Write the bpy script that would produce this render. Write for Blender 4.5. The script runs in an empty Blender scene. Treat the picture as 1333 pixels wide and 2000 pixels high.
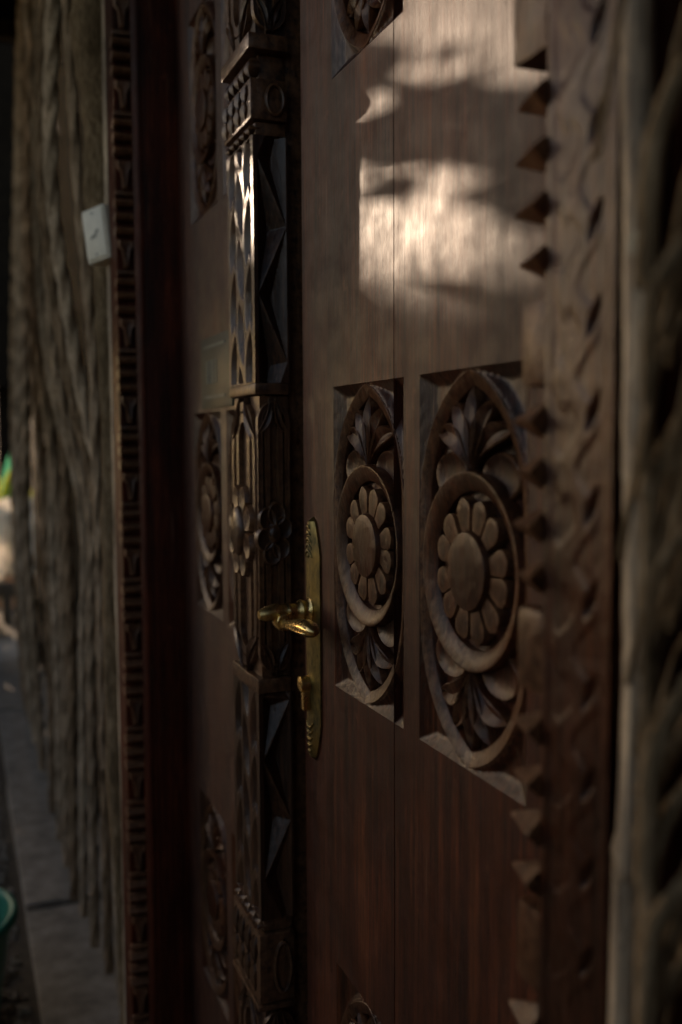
import bpy, bmesh, math, random
import numpy as np
from mathutils import Vector, Matrix
R = math.radians
random.seed(7)
rng = np.random.default_rng(11)
S = bpy.context.scene
COL = S.collection

# ------------------------------------------------------------------ camera
# door plane is y = 0, the camera stands at y = -0.4 looking along the door towards -x
CAM_Z = 1.40
cd = bpy.data.cameras.new('camera'); cam = bpy.data.objects.new('camera', cd); COL.objects.link(cam)
yaw, pitch, roll = R(21.24), R(4.16), R(-0.28)
fwd = Vector((-math.cos(yaw)*math.cos(pitch), math.sin(yaw)*math.cos(pitch), -math.sin(pitch)))
rgt = Vector((math.sin(yaw), math.cos(yaw), 0)); up = rgt.cross(fwd)
c_, s_ = math.cos(roll), math.sin(roll)
r2 = c_*rgt + s_*up; u2 = -s_*rgt + c_*up
M = Matrix((r2, u2, -fwd)).transposed().to_4x4(); M.translation = Vector((0, -0.4, CAM_Z))
cam.matrix_world = M
cd.sensor_fit = 'VERTICAL'; cd.sensor_height = 36; cd.sensor_width = 24; cd.lens = 35
cd.clip_start = 0.02; cd.clip_end = 400
cd.dof.use_dof = True; cd.dof.focus_distance = 1.06; cd.dof.aperture_fstop = 3.2; cd.dof.aperture_blades = 9
S.camera = cam

# ------------------------------------------------------------------ light
SUN_AZ, SUN_EL = R(10.7), R(14)          # azimuth measured off the wall, low afternoon sun
sdir = Vector((-math.cos(SUN_AZ)*math.cos(SUN_EL), -math.sin(SUN_AZ)*math.cos(SUN_EL), math.sin(SUN_EL)))
W = bpy.data.worlds.new('World'); S.world = W; W.use_nodes = True
nt = W.node_tree; bg = nt.nodes['Background']
sky = nt.nodes.new('ShaderNodeTexSky'); sky.sky_type = 'NISHITA'; sky.sun_disc = False
sky.sun_elevation = SUN_EL; sky.dust_density = 2.0; sky.air_density = 0.8; sky.sun_rotation = math.atan2(sdir.x, sdir.y) % (2*math.pi)
nt.links.new(sky.outputs[0], bg.inputs[0]); bg.inputs[1].default_value = 0.15
sl = bpy.data.lights.new('sun', 'SUN'); sl.energy = 2.0; sl.angle = R(0.5); sl.color = (1.0, 0.88, 0.77)
so = bpy.data.objects.new('sun', sl); COL.objects.link(so); so.rotation_euler = sdir.to_track_quat('Z', 'Y').to_euler()
S.view_settings.view_transform = 'Standard'; S.view_settings.look = 'None'; S.view_settings.gamma = 1
S.view_settings.use_curve_mapping = False
S.view_settings.exposure = 1.16
S.view_settings.use_white_balance = True; S.view_settings.white_balance_temperature = 8600; S.view_settings.white_balance_tint = 18   # camera balanced for open shade
S.render.engine = 'CYCLES'
S.cycles.use_denoising = True
S.cycles.max_bounces = 6
S.cycles.sample_clamp_indirect = 3

# ------------------------------------------------------------------ materials
def mat(name):
    m = bpy.data.materials.new(name); m.use_nodes = True
    t = m.node_tree; return m, t, t.nodes['Principled BSDF'], (lambda k: t.nodes.new('ShaderNode'+k)), t.links.new

def vec_scale(t, N, L, scale, src=None):
    mp = N('Mapping'); mp.inputs['Scale'].default_value = scale
    if src is None:
        g = N('NewGeometry'); src = g.outputs['Position']
    L(src, mp.inputs['Vector']); return mp.outputs[0]

def noise(N, L, vec, scale, detail=4, rough=0.55, dist=0.0):
    n = N('TexNoise'); n.inputs['Scale'].default_value = scale; n.inputs['Detail'].default_value = detail
    n.inputs['Roughness'].default_value = rough; n.inputs['Distortion'].default_value = dist
    L(vec, n.inputs['Vector']); return n.outputs['Fac']

def ramp(N, L, fac, stops):
    r = N('ValToRGB'); e = r.color_ramp.elements
    while len(e) < len(stops): e.new(0.5)
    for el, (p, c) in zip(e, stops): el.position = p; el.color = (*c, 1) if len(c) == 3 else c
    L(fac, r.inputs[0]); return r.outputs[0]

def mixc(N, L, fac, a, b, mode='MIX'):
    m = N('Mix'); m.data_type = 'RGBA'; m.blend_type = mode
    if isinstance(fac, (int, float)): m.inputs[0].default_value = fac
    else: L(fac, m.inputs[0])
    for i, v in ((6, a), (7, b)):
        if isinstance(v, tuple): m.inputs[i].default_value = (*v, 1)
        else: L(v, m.inputs[i])
    return m.outputs[2]

def mth(N, L, op, a, b=0.0):
    m = N('Math'); m.operation = op
    for i, v in enumerate((a, b)):
        if isinstance(v, (int, float)): m.inputs[i].default_value = v
        else: L(v, m.inputs[i])
    return m.outputs[0]

def bump(N, L, h, strength, dist, prev=None):
    b = N('Bump'); b.inputs['Strength'].default_value = strength; b.inputs['Distance'].default_value = dist
    L(h, b.inputs['Height'])
    if prev is not None: L(prev, b.inputs['Normal'])
    return b.outputs[0]

def wood(name, dark, mid, light, rough=(0.34, 0.55), grain=1.0, coat=0.0, edge=0.0, spec=0.5):
    m, t, P, N, L = mat(name)
    v = vec_scale(t, N, L, (1, 1, 0.045))
    v2 = vec_scale(t, N, L, (1, 1, 0.16))
    v3 = vec_scale(t, N, L, (1, 1, 1))
    fine = noise(N, L, v, 420, 5, 0.65)
    med = noise(N, L, v, 60, 5, 0.6, 0.6)
    big = noise(N, L, v2, 13, 4, 0.55, 0.4)
    c = ramp(N, L, big, [(0.30, dark), (0.52, mid), (0.72, light)])
    c2 = ramp(N, L, med, [(0.32, tuple(x*0.35 for x in mid)), (0.5, mid), (0.68, light)])
    c = mixc(N, L, 0.55, c, c2)
    f = ramp(N, L, fine, [(0.33, (0.22, 0.20, 0.20)), (0.64, (1.35, 1.35, 1.35))])
    c = mixc(N, L, 0.85, c, f, 'MULTIPLY')
    strk = noise(N, L, vec_scale(t, N, L, (1, 1, 0.02)), 170, 4, 0.6)
    f = ramp(N, L, strk, [(0.34, (0.35, 0.33, 0.32)), (0.60, (1.25, 1.25, 1.25))])
    c = mixc(N, L, 0.8, c, f, 'MULTIPLY')
    pat = noise(N, L, vec_scale(t, N, L, (1, 1, 0.5)), 5.5, 4, 0.6, 0.5)
    f = ramp(N, L, pat, [(0.33, (0.36, 0.32, 0.30)), (0.64, (1.45, 1.36, 1.28))])
    c = mixc(N, L, 0.8, c, f, 'MULTIPLY')
    # pores and worn nicks
    pores = noise(N, L, vec_scale(t, N, L, (1, 1, 0.10)), 900, 2, 0.5)
    pm = ramp(N, L, pores, [(0.30, (0, 0, 0)), (0.37, (1, 1, 1))])
    c = mixc(N, L, pm, tuple(x*0.2 for x in dark), c)
    wear = noise(N, L, v3, 34, 6, 0.7, 0.3)
    wm = ramp(N, L, wear, [(0.62, (0, 0, 0)), (0.74, (1, 1, 1))])
    wm2 = mth(N, L, 'MULTIPLY', wm, 0.4)
    c = mixc(N, L, wm2, c, tuple(min(1, x*1.7+0.012) for x in light))
    spk = noise(N, L, vec_scale(t, N, L, (1, 1, 0.6)), 230, 4, 0.75)
    sm_ = ramp(N, L, spk, [(0.655, (0, 0, 0)), (0.70, (1, 1, 1))])
    c = mixc(N, L, mth(N, L, 'MULTIPLY', sm_, 0.55), c, (0.16, 0.10, 0.06))
    # long fine scratches
    rt = N('Mapping'); rt.inputs['Rotation'].default_value = (0, R(38), 0); rt.inputs['Scale'].default_value = (1, 1, 0.03)
    gg = N('NewGeometry'); L(gg.outputs['Position'], rt.inputs['Vector'])
    scn = noise(N, L, rt.outputs[0], 190, 2, 0.5)
    scm = ramp(N, L, scn, [(0.695, (0, 0, 0)), (0.715, (1, 1, 1))])
    c = mixc(N, L, mth(N, L, 'MULTIPLY', scm, 0.5), c, (0.13, 0.08, 0.05))
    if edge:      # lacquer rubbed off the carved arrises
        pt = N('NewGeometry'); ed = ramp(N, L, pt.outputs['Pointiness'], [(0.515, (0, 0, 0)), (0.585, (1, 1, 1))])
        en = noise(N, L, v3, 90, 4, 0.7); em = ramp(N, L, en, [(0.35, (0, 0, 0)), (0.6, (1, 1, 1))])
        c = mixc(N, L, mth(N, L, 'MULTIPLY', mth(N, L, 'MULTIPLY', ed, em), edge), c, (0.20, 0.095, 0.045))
    L(c, P.inputs['Base Color'])
    rn = noise(N, L, v3, 26, 5, 0.6)
    rr = N('MapRange'); rr.inputs[1].default_value = 0.3; rr.inputs[2].default_value = 0.7
    rr.inputs[3].default_value = rough[0]; rr.inputs[4].default_value = rough[1]; L(rn, rr.inputs[0])
    L(rr.outputs[0], P.inputs['Roughness'])
    P.inputs['Specular IOR Level'].default_value = spec
    P.inputs['Coat Weight'].default_value = coat; P.inputs['Coat Roughness'].default_value = 0.3
    wav = noise(N, L, vec_scale(t, N, L, (1, 1, 0.35)), 16, 3, 0.5)
    gr = noise(N, L, v3, 1500, 2, 0.6)
    b = bump(N, L, wav, 0.35*grain, 0.004)
    if edge:      # gouge marks
        vo = N('TexVoronoi'); vo.feature = 'SMOOTH_F1'; vo.inputs['Scale'].default_value = 150; L(vec_scale(t, N, L, (1, 1, 0.6)), vo.inputs['Vector'])
        b = bump(N, L, vo.outputs['Distance'], 0.30, 0.0022, b)
    b = bump(N, L, med, 0.35*grain, 0.0012, b)
    b = bump(N, L, fine, 0.5*grain, 0.0007, b)
    b = bump(N, L, gr, 0.35*grain, 0.0005, b)
    b = bump(N, L, pm, 0.4*grain, 0.0004, b)
    L(b, P.inputs['Normal'])
    return m

M_DOOR = wood('lacquered_teak', (0.012, 0.0032, 0.0015), (0.058, 0.0118, 0.0041), (0.115, 0.033, 0.0115), rough=(0.42, 0.62), spec=0.27)
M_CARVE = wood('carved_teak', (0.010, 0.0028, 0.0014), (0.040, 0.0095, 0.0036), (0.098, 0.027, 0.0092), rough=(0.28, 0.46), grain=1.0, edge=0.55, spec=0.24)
M_FRAME = wood('frame_teak', (0.013, 0.0038, 0.0019), (0.056, 0.0142, 0.0054), (0.135, 0.041, 0.0145), rough=(0.28, 0.46), grain=1.0, edge=0.55, spec=0.24)
M_BARS = wood('worn_bar_wood', (0.03, 0.012, 0.006), (0.11, 0.046, 0.023), (0.21, 0.098, 0.052), rough=(0.35, 0.55), edge=0.5, spec=0.4)
M_DOOR_SHEEN = wood('teak_sheen_tint', (0.018, 0.0065, 0.0035), (0.066, 0.0215, 0.0105), (0.125, 0.046, 0.023), rough=(0.40, 0.58), spec=0.5)  # same teak as the right leaf, its grey grazing sheen put into the colour
M_POST = wood('dark_teak', (0.014, 0.0065, 0.0038), (0.045, 0.0185, 0.0095), (0.10, 0.042, 0.02), rough=(0.28, 0.46), grain=0.9, edge=0.7, spec=0.4)
M_JAMB = wood('jamb_wood', (0.022, 0.005, 0.0022), (0.066, 0.013, 0.005), (0.12, 0.027, 0.010), rough=(0.45, 0.65), grain=0.6, spec=0.15)
M_PALE = wood('weathered_pole', (0.34, 0.26, 0.17), (0.58, 0.46, 0.31), (0.70, 0.58, 0.42), rough=(0.6, 0.8), grain=1.2)
M_BEAM = wood('rough_beam', (0.03, 0.02, 0.012), (0.07, 0.045, 0.026), (0.12, 0.08, 0.045), rough=(0.6, 0.85), grain=1.2)

def rope_mat(name, a, b, c0):
    m, t, P, N, L = mat(name)
    v = vec_scale(t, N, L, (1, 1, 0.12)); v3 = vec_scale(t, N, L, (1, 1, 1))
    n1 = noise(N, L, v, 240, 4, 0.7); n2 = noise(N, L, v3, 9, 4, 0.6)
    c = ramp(N, L, n1, [(0.3, a), (0.5, b), (0.72, c0)])
    f = ramp(N, L, n2, [(0.3, (0.45, 0.43, 0.4)), (0.7, (1.1, 1.05, 1.0))])
    L(mixc(N, L, 1.0, c, f, 'MULTIPLY'), P.inputs['Base Color'])
    P.inputs['Roughness'].default_value = 0.9; P.inputs['Specular IOR Level'].default_value = 0.06
    n4 = noise(N, L, v3, 120, 4, 0.7)
    L(bump(N, L, n4, 0.6, 0.006, bump(N, L, n1, 0.8, 0.003)), P.inputs['Normal'])
    return m
M_ROPE = rope_mat('old_rope', (0.17, 0.11, 0.065), (0.54, 0.39, 0.26), (0.76, 0.58, 0.42))
M_ROPE2 = rope_mat('pale_rope', (0.23, 0.16, 0.10), (0.66, 0.50, 0.35), (0.82, 0.67, 0.50))
M_ROPE3 = rope_mat('brown_rope', (0.12, 0.073, 0.04), (0.39, 0.265, 0.165), (0.60, 0.44, 0.30))
M_STALK = rope_mat('dry_stalk', (0.06, 0.038, 0.02), (0.24, 0.17, 0.10), (0.45, 0.34, 0.22))
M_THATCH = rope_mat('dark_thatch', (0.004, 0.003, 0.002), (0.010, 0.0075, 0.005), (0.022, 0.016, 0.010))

def simple(name, col, rough=0.5, metal=0.0, nscale=40, var=0.25, bstr=0.2, bdist=0.001):
    m, t, P, N, L = mat(name)
    v3 = vec_scale(t, N, L, (1, 1, 1)); n = noise(N, L, v3, nscale, 5, 0.6)
    c = ramp(N, L, n, [(0.3, tuple(x*(1-var) for x in col)), (0.7, tuple(min(1, x*(1+var)) for x in col))])
    L(c, P.inputs['Base Color']); P.inputs['Roughness'].default_value = rough; P.inputs['Metallic'].default_value = metal
    L(bump(N, L, n, bstr, bdist), P.inputs['Normal'])
    return m

def brass(name, bright, tarnish, lo, hi, rough):
    m, t, P, N, L = mat(name)
    v3 = vec_scale(t, N, L, (1, 1, 0.5)); n = noise(N, L, v3, 75, 6, 0.65); n2 = noise(N, L, v3, 420, 3, 0.6)
    f = ramp(N, L, n, [(lo, (0, 0, 0)), (hi, (1, 1, 1))])
    L(mixc(N, L, f, tarnish, bright), P.inputs['Base Color'])
    P.inputs['Metallic'].default_value = 1.0
    rr = N('MapRange'); rr.inputs[3].default_value = rough+0.18; rr.inputs[4].default_value = rough; L(f, rr.inputs[0])
    L(rr.outputs[0], P.inputs['Roughness'])
    L(bump(N, L, n2, 0.25, 0.0004, bump(N, L, n, 0.3, 0.0008)), P.inputs['Normal'])
    return m
M_BRASS = brass('polished_brass', (0.85, 0.60, 0.25), (0.34, 0.22, 0.085), 0.30, 0.55, 0.25)
M_OLDBRASS = brass('tarnished_brass', (0.34, 0.24, 0.085), (0.075, 0.065, 0.032), 0.36, 0.66, 0.38)
M_PLASTIC = simple('cream_plastic', (0.72, 0.68, 0.55), 0.4, 0, 60, 0.08, 0.05)
M_MARK = simple('grey_print', (0.25, 0.24, 0.20), 0.6, 0, 60, 0.1, 0.0)
M_PLAQUE = simple('green_grey_plaque', (0.022, 0.034, 0.026), 0.5, 0.2, 50, 0.3, 0.1)
M_PLAQMARK = simple('pale_plaque_print', (0.13, 0.15, 0.12), 0.6, 0, 80, 0.2, 0.0)
M_BUCKET = simple('green_plastic', (0.012, 0.20, 0.13), 0.5, 0, 30, 0.15, 0.05)
M_CONC = simple('concrete', (0.28, 0.245, 0.20), 0.9, 0, 18, 0.35, 0.5, 0.004)
M_STONE = simple('gravel_stone', (0.26, 0.22, 0.17), 0.9, 0, 30, 0.4, 0.4, 0.004)
def thin(name, col, tr=0.6, rough=0.5):
    m, t, P, N, L = mat(name)
    P.inputs['Base Color'].default_value = (*col, 1); P.inputs['Roughness'].default_value = rough
    v = vec_scale(t, N, L, (1, 1, 1)); n = noise(N, L, v, 14, 4, 0.6)
    c = ramp(N, L, n, [(0.3, tuple(x*0.75 for x in col)), (0.7, tuple(min(1, x*1.2) for x in col))]); L(c, P.inputs['Base Color'])
    tl = N('BsdfTranslucent'); L(c, tl.inputs['Color']); mx = N('MixShader'); mx.inputs[0].default_value = tr
    L(P.outputs[0], mx.inputs[1]); L(tl.outputs[0], mx.inputs[2]); L(mx.outputs[0], t.nodes['Material Output'].inputs['Surface'])
    return m
M_LEAF = thin('bright_leaf', (0.30, 0.31, 0.045))
M_LEAF2 = thin('teal_leaf', (0.04, 0.26, 0.16))
M_FOL = simple('tree_leaf', (0.045, 0.07, 0.02), 0.5, 0, 6, 0.4, 0.1)
M_BARK = simple('bark', (0.10, 0.075, 0.05), 0.9, 0, 20, 0.4, 0.6, 0.01)
M_CLOTH = thin('white_cloth', (0.78, 0.74, 0.68), 0.5, 0.8)
M_PEACH = simple('terracotta', (0.55, 0.30, 0.18), 0.8, 0, 25, 0.2, 0.2)
def ground_mat():
    m, t, P, N, L = mat('dusty_earth')
    v = vec_scale(t, N, L, (1, 1, 1)); a = noise(N, L, v, 3, 6, 0.65); b = noise(N, L, v, 45, 5, 0.7)
    c = ramp(N, L, a, [(0.3, (0.055, 0.042, 0.028)), (0.7, (0.13, 0.105, 0.075))])
    f = ramp(N, L, b, [(0.3, (0.6, 0.58, 0.55)), (0.7, (1.15, 1.12, 1.08))])
    L(mixc(N, L, 1.0, c, f, 'MULTIPLY'), P.inputs['Base Color']); P.inputs['Roughness'].default_value = 0.95
    L(bump(N, L, b, 0.6, 0.01), P.inputs['Normal']); return m
M_EARTH = ground_mat()

# ------------------------------------------------------------------ object helpers
def mesh(name, verts, faces, material, smooth=False, angle=None):
    me = bpy.data.meshes.new(name); me.from_pydata([tuple(v) for v in verts], [], [tuple(f) for f in faces]); me.update()
    bm = bmesh.new(); bm.from_mesh(me); bmesh.ops.recalc_face_normals(bm, faces=bm.faces); bm.to_mesh(me); bm.free()
    if material: me.materials.append(material)
    if smooth:
        me.polygons.foreach_set('use_smooth', [True]*len(me.polygons))
        if angle: me.set_sharp_from_angle(angle=R(angle))
    return me

WLOC = {}
def put(name, me, parent=None, loc=(0, 0, 0)):
    o = bpy.data.objects.new(name, me); COL.objects.link(o)
    WLOC[o] = Vector(loc)
    if parent is not None:
        o.parent = parent; o.location = WLOC[o]-WLOC[parent]
    else: o.location = loc
    return o

def tag(o, label=None, cat=None, group=None, kind=None):
    for k, v in (('label', label), ('category', cat), ('group', group), ('kind', kind)):
        if v: o[k] = v
    return o

def thing(name, label, cat, loc=(0, 0, 0), group=None):
    return tag(put(name, None, None, loc), label, cat, group)

class G:
    """collects shapes into one mesh"""
    def __init__(s): s.v = []; s.f = []
    def add(s, vf):
        v, f = vf; n = len(s.v); s.v += [tuple(p) for p in v]; s.f += [tuple(i+n for i in q) for q in f]; return s
    def me(s, name, m, smooth=False, angle=None): return mesh(name, s.v, s.f, m, smooth, angle)

def box(x0, x1, y0, y1, z0, z1):
    v = [(x, y, z) for x in (x0, x1) for y in (y0, y1) for z in (z0, z1)]
    f = [(0, 1, 3, 2), (4, 6, 7, 5), (0, 4, 5, 1), (2, 3, 7, 6), (0, 2, 6, 4), (1, 5, 7, 3)]
    return v, f

def boxb(x0, x1, y0, y1, z0, z1, b=0.002):
    """box with chamfered edges"""
    bm = bmesh.new(); v, f = box(x0, x1, y0, y1, z0, z1)
    vs = [bm.verts.new(p) for p in v]
    for q in f: bm.faces.new([vs[i] for i in q])
    bmesh.ops.recalc_face_normals(bm, faces=bm.faces)
    bmesh.ops.bevel(bm, geom=list(bm.edges), offset=b, segments=2, profile=0.6, affect='EDGES')
    bm.verts.ensure_lookup_table(); bm.verts.index_update()
    out = [tuple(p.co) for p in bm.verts], [tuple(q.index for q in fc.verts) for fc in bm.faces]
    bm.free(); return out

# carved relief pieces live in (u across, v up, h out) and are mapped to (x, y, z) = (u, -h, v) for faces in the door plane
def fr(vf):   # front mapping
    return [(u, -h, v) for u, v, h in vf[0]], vf[1]
def sd(vf):   # side mapping: face normal +x, u runs along +y
    return [(h, u, v) for u, v, h in vf[0]], vf[1]

def loft(rings, closed=True, cap0=True, cap1=True):
    n = len(rings[0]); v = [p for r in rings for p in r]; f = []
    for i in range(len(rings)-1):
        for j in range(n if closed else n-1):
            k = (j+1) % n; f.append((i*n+j, i*n+k, (i+1)*n+k, (i+1)*n+j))
    if cap0 and closed: f.append(tuple(range(n))[::-1])
    if cap1 and closed: f.append(tuple(range((len(rings)-1)*n, len(rings)*n)))
    return v, f

def cushion(outline, layers, centre=None):
    o = np.array(outline, float); c = o.mean(0) if centre is None else np.array(centre)
    return loft([[(*(c+(p-c)*sc), h) for p in o] for sc, h in layers], cap0=False)

def sweep(path, prof, closed=False):
    """path: 2D points; prof: [(lateral, h)] ; flat sweep in the face plane"""
    p = np.array(path, float); n = len(p)
    if closed: t = np.roll(p, -1, 0)-np.roll(p, 1, 0)
    else:
        t = np.zeros_like(p); t[1:-1] = p[2:]-p[:-2]; t[0] = p[1]-p[0]; t[-1] = p[-1]-p[-2]
    t /= np.linalg.norm(t, axis=1)[:, None]; nn = np.stack([-t[:, 1], t[:, 0]], 1)
    m = len(prof); v = []; f = []
    for i in range(n):
        for l, h in prof: v.append((*(p[i]+nn[i]*l), h))
    for i in range(n if closed else n-1):
        k = (i+1) % n
        for j in range(m-1): f.append((i*m+j, i*m+j+1, k*m+j+1, k*m+j))
    if not closed:
        f.append(tuple(range(m))); f.append(tuple(range((n-1)*m, n*m))[::-1])
    return v, f

def leaf(base, tip, bend, width, h0, h1, valley=0.004, n=10, peak=0.6):
    b = np.array(base, float); t = np.array(tip, float); d = t-b; Ln = np.linalg.norm(d); d /= Ln; nrm = np.array([-d[1], d[0]])
    v = []; f = []
    for i in range(n+1):
        s = i/n; c = b+d*Ln*s+nrm*bend*math.sin(math.pi*s)*Ln
        w = width*(math.sin(math.pi*min(1, s**(math.log(0.5)/math.log(peak))))**0.8+0.08*(1-s))
        h = h0+(h1-h0)*math.sin(math.pi*min(1, s*0.9+0.1))**0.6
        for l, hh in ((-1, -0.011), (-0.97, h-0.0010), (-0.86, h), (-0.03, h-valley), (0.03, h-valley), (0.86, h), (0.97, h-0.0010), (1, -0.011)):
            q = c+nrm*l*w; v.append((*q, hh))
    m = 8
    for i in range(n):
        for j in range(m-1): f.append((i*m+j, i*m+j+1, (i+1)*m+j+1, (i+1)*m+j))
    return v, f

def ell(a, b, n, c=(0, 0), ph=0.0):
    return [(c[0]+a*math.cos(2*math.pi*i/n+ph), c[1]+b*math.sin(2*math.pi*i/n+ph)) for i in range(n)]

# ------------------------------------------------------------------ the medallion (shared meshes)
HW, HH = 0.094, 0.170      # half width / half height
def arch_path(w, spring, rise, n=22):
    """left springing -> apex -> right springing (pointed arch)"""
    Rr = (rise*rise+w*w)/(2*w); e = Rr-w
    a1 = math.atan2(rise, e) if e > 0 else math.pi/2
    left = [(e-Rr*math.cos(a1*i/n), spring+Rr*math.sin(a1*i/n)) for i in range(n+1)]
    right = [(-x, y) for x, y in left[::-1]]
    return left+right[1:]

def medallion_shapes():
    sh = {}
    # sunken ground with sloped walls and chip-carved corners
    a, b = HW, HH; dp = 0.0115; SPR = 0.050
    nu, nv = 92, 166
    us = np.linspace(-a, a, nu+1); vs = np.linspace(-b, b, nv+1)
    U, V = np.meshgrid(us, vs)
    aw = HW-0.0105; rise = HH-SPR-0.0105; Rr = (rise*rise+aw*aw)/(2*aw); e = Rr-aw
    d = np.where(abs(V) > SPR, np.hypot(abs(U)+e, abs(V)-SPR)-Rr, abs(U)-aw)     # > 0 outside the pointed band
    edge = np.minimum(a-abs(U), b-abs(V))
    inner = -dp*np.clip((0.002-d)/0.004, 0, 1)
    # chip-carved corners: three facets meeting in a hollow
    chip = -np.clip(np.minimum(np.minimum((a-abs(U))*0.42, (b-abs(V))*0.75), (d-0.0085)*0.9), 0, 0.0085)
    Hh = np.where(d > 0.0085, chip, np.where(d > 0, -0.002, 0)+inner)
    # lens-shaped nicks in the flanks beside the ring
    Hh = np.where(edge < 1e-6, 0, Hh)
    Hh += 0.0007*np.sin(U*310+np.sin(V*140))*np.cos(V*260)*(d < -0.004)
    v = [(U[i, j], V[i, j], Hh[i, j]) for i in range(nv+1) for j in range(nu+1)]
    w = nu+1
    f = [(i*w+j, i*w+j+1, (i+1)*w+j+1, (i+1)*w+j) for i in range(nv) for j in range(nu)]
    sh['ground'] = (v, f)
    # pointed bands, upper and lower
    prof = [(0.0098, -0.014), (0.0094, -0.0006), (0.0086, 0.0), (-0.0036, -0.0042), (-0.0046, -0.0054), (-0.0050, -0.014)]
    pa = arch_path(HW-0.0105, 0.050, HH-0.050-0.0105)
    pa = [(pa[0][0]-0.001, -0.0005)]+pa+[(pa[-1][0]+0.001, -0.0005)]
    sh['arch'] = [sweep(pa, prof), sweep([(x, -z) for x, z in pa[::-1]], prof)]
    # ring
    n = 72
    rp = [(0.0085, -0.014), (0.0080, -0.0056), (0.0068, -0.0044), (-0.0066, 0.0022), (-0.0084, 0.0020), (-0.0092, 0.0004), (-0.0096, -0.014)]
    sh['ring'] = sweep(ell(0.0745, 0.0755, n), rp, True)
    # boss
    sh['boss'] = cushion(ell(0.0325, 0.0335, 40), [(1.02, -0.012), (1.0, 0.0018), (0.975, 0.0030), (0.93, 0.0034), (0.5, 0.0036), (0.05, 0.0036)])
    # petals
    pet = []
    r_ = random.Random(3)
    for k in range(12):
        th = 2*math.pi*(k+0.5)/12+r_.uniform(-0.05, 0.05); ro = 0.0620+r_.uniform(-0.002, 0.002)
        wi, wo = 0.0072, 0.0128+r_.uniform(-.0007, .0005)
        loc = [(0.0335, -wi), (0.050, -wo*0.93), (0.0565, -wo*0.86), (0.0605, -wo*0.5), (ro, 0), (0.0605, wo*0.5), (0.0565, wo*0.86), (0.050, wo*0.93), (0.033, wi)]
        out = [(r*math.cos(th)-t*math.sin(th), r*math.sin(th)+t*math.cos(th)) for r, t in loc]
        pet.append(cushion(out, [(1.0, -0.012), (0.985, -0.0026), (0.945, -0.0014), (0.5, -0.0008), (0.05, -0.0012)]))
    sh['petal'] = pet
    # palmettes
    lv = []
    for sg in (1, -1):
        B = 0.086
        for tx, tz, bd, w in ((0, 0.156, 0, 0.0104), (-0.036, 0.144, -0.10, 0.0108), (0.036, 0.144, 0.10, 0.0108),
                              (-0.064, 0.118, -0.16, 0.0104), (0.064, 0.118, 0.16, 0.0104)):
            base = (tx*0.06, sg*B); tip = (tx, sg*tz)
            if sg < 0: tip = (tx*0.92, -tz*0.985)
            lv.append(leaf(base, tip, bd*sg, w, -0.005, 0.0006, 0.0048))
    sh['leaf'] = lv
    lb = []
    for sg in (1, -1):
        for s2 in (-1, 1):
            o = ell(0.030, 0.020, 26, (s2*0.042, sg*0.080))
            lb.append(cushion(o, [(1.0, -0.0125), (0.985, -0.0062), (0.94, -0.0055), (0.80, -0.0075), (0.5, -0.0095), (0.03, -0.0100)]))
    sh['lobe'] = lb
    return sh

MED = medallion_shapes()
def med_meshes(cut=None, mirror=False):
    out = []
    def mk(name, vf, ang=40):
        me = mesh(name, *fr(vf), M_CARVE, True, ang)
        if cut is not None:
            bm = bmesh.new(); bm.from_mesh(me)
            zig = 0.0
            xs = [v.co.x for v in bm.verts]
            if min(xs) < cut < max(xs):
                for c, sgn in ((cut-0.0005, 1), (cut+0.0005, -1)):
                    bmesh.ops.bisect_plane(bm, geom=list(bm.verts)+list(bm.edges)+list(bm.faces), plane_co=(c, 0, 0), plane_no=(1, 0, 0))
                kill = [fc for fc in bm.faces if abs(fc.calc_center_median().x-cut) < 0.0005]
                bmesh.ops.delete(bm, geom=kill, context='FACES'); bm.to_mesh(me)
            bm.free()
        return me
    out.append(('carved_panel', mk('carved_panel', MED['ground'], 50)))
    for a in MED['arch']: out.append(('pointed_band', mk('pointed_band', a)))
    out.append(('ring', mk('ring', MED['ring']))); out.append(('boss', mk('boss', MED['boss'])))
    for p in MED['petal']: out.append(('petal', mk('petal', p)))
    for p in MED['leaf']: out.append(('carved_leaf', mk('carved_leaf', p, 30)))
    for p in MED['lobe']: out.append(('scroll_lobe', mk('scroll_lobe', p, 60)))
    return out
MM = med_meshes(); MMC = med_meshes(cut=0.957-0.8855)
def medallion(parent, s, z, cut=False):
    src = MMC if cut else MM
    root = put(src[0][0], src[0][1], parent, (-s, 0, z))
    for nm, me in src[1:]: put(nm, me, root, (-s, 0, z))
    return root

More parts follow.
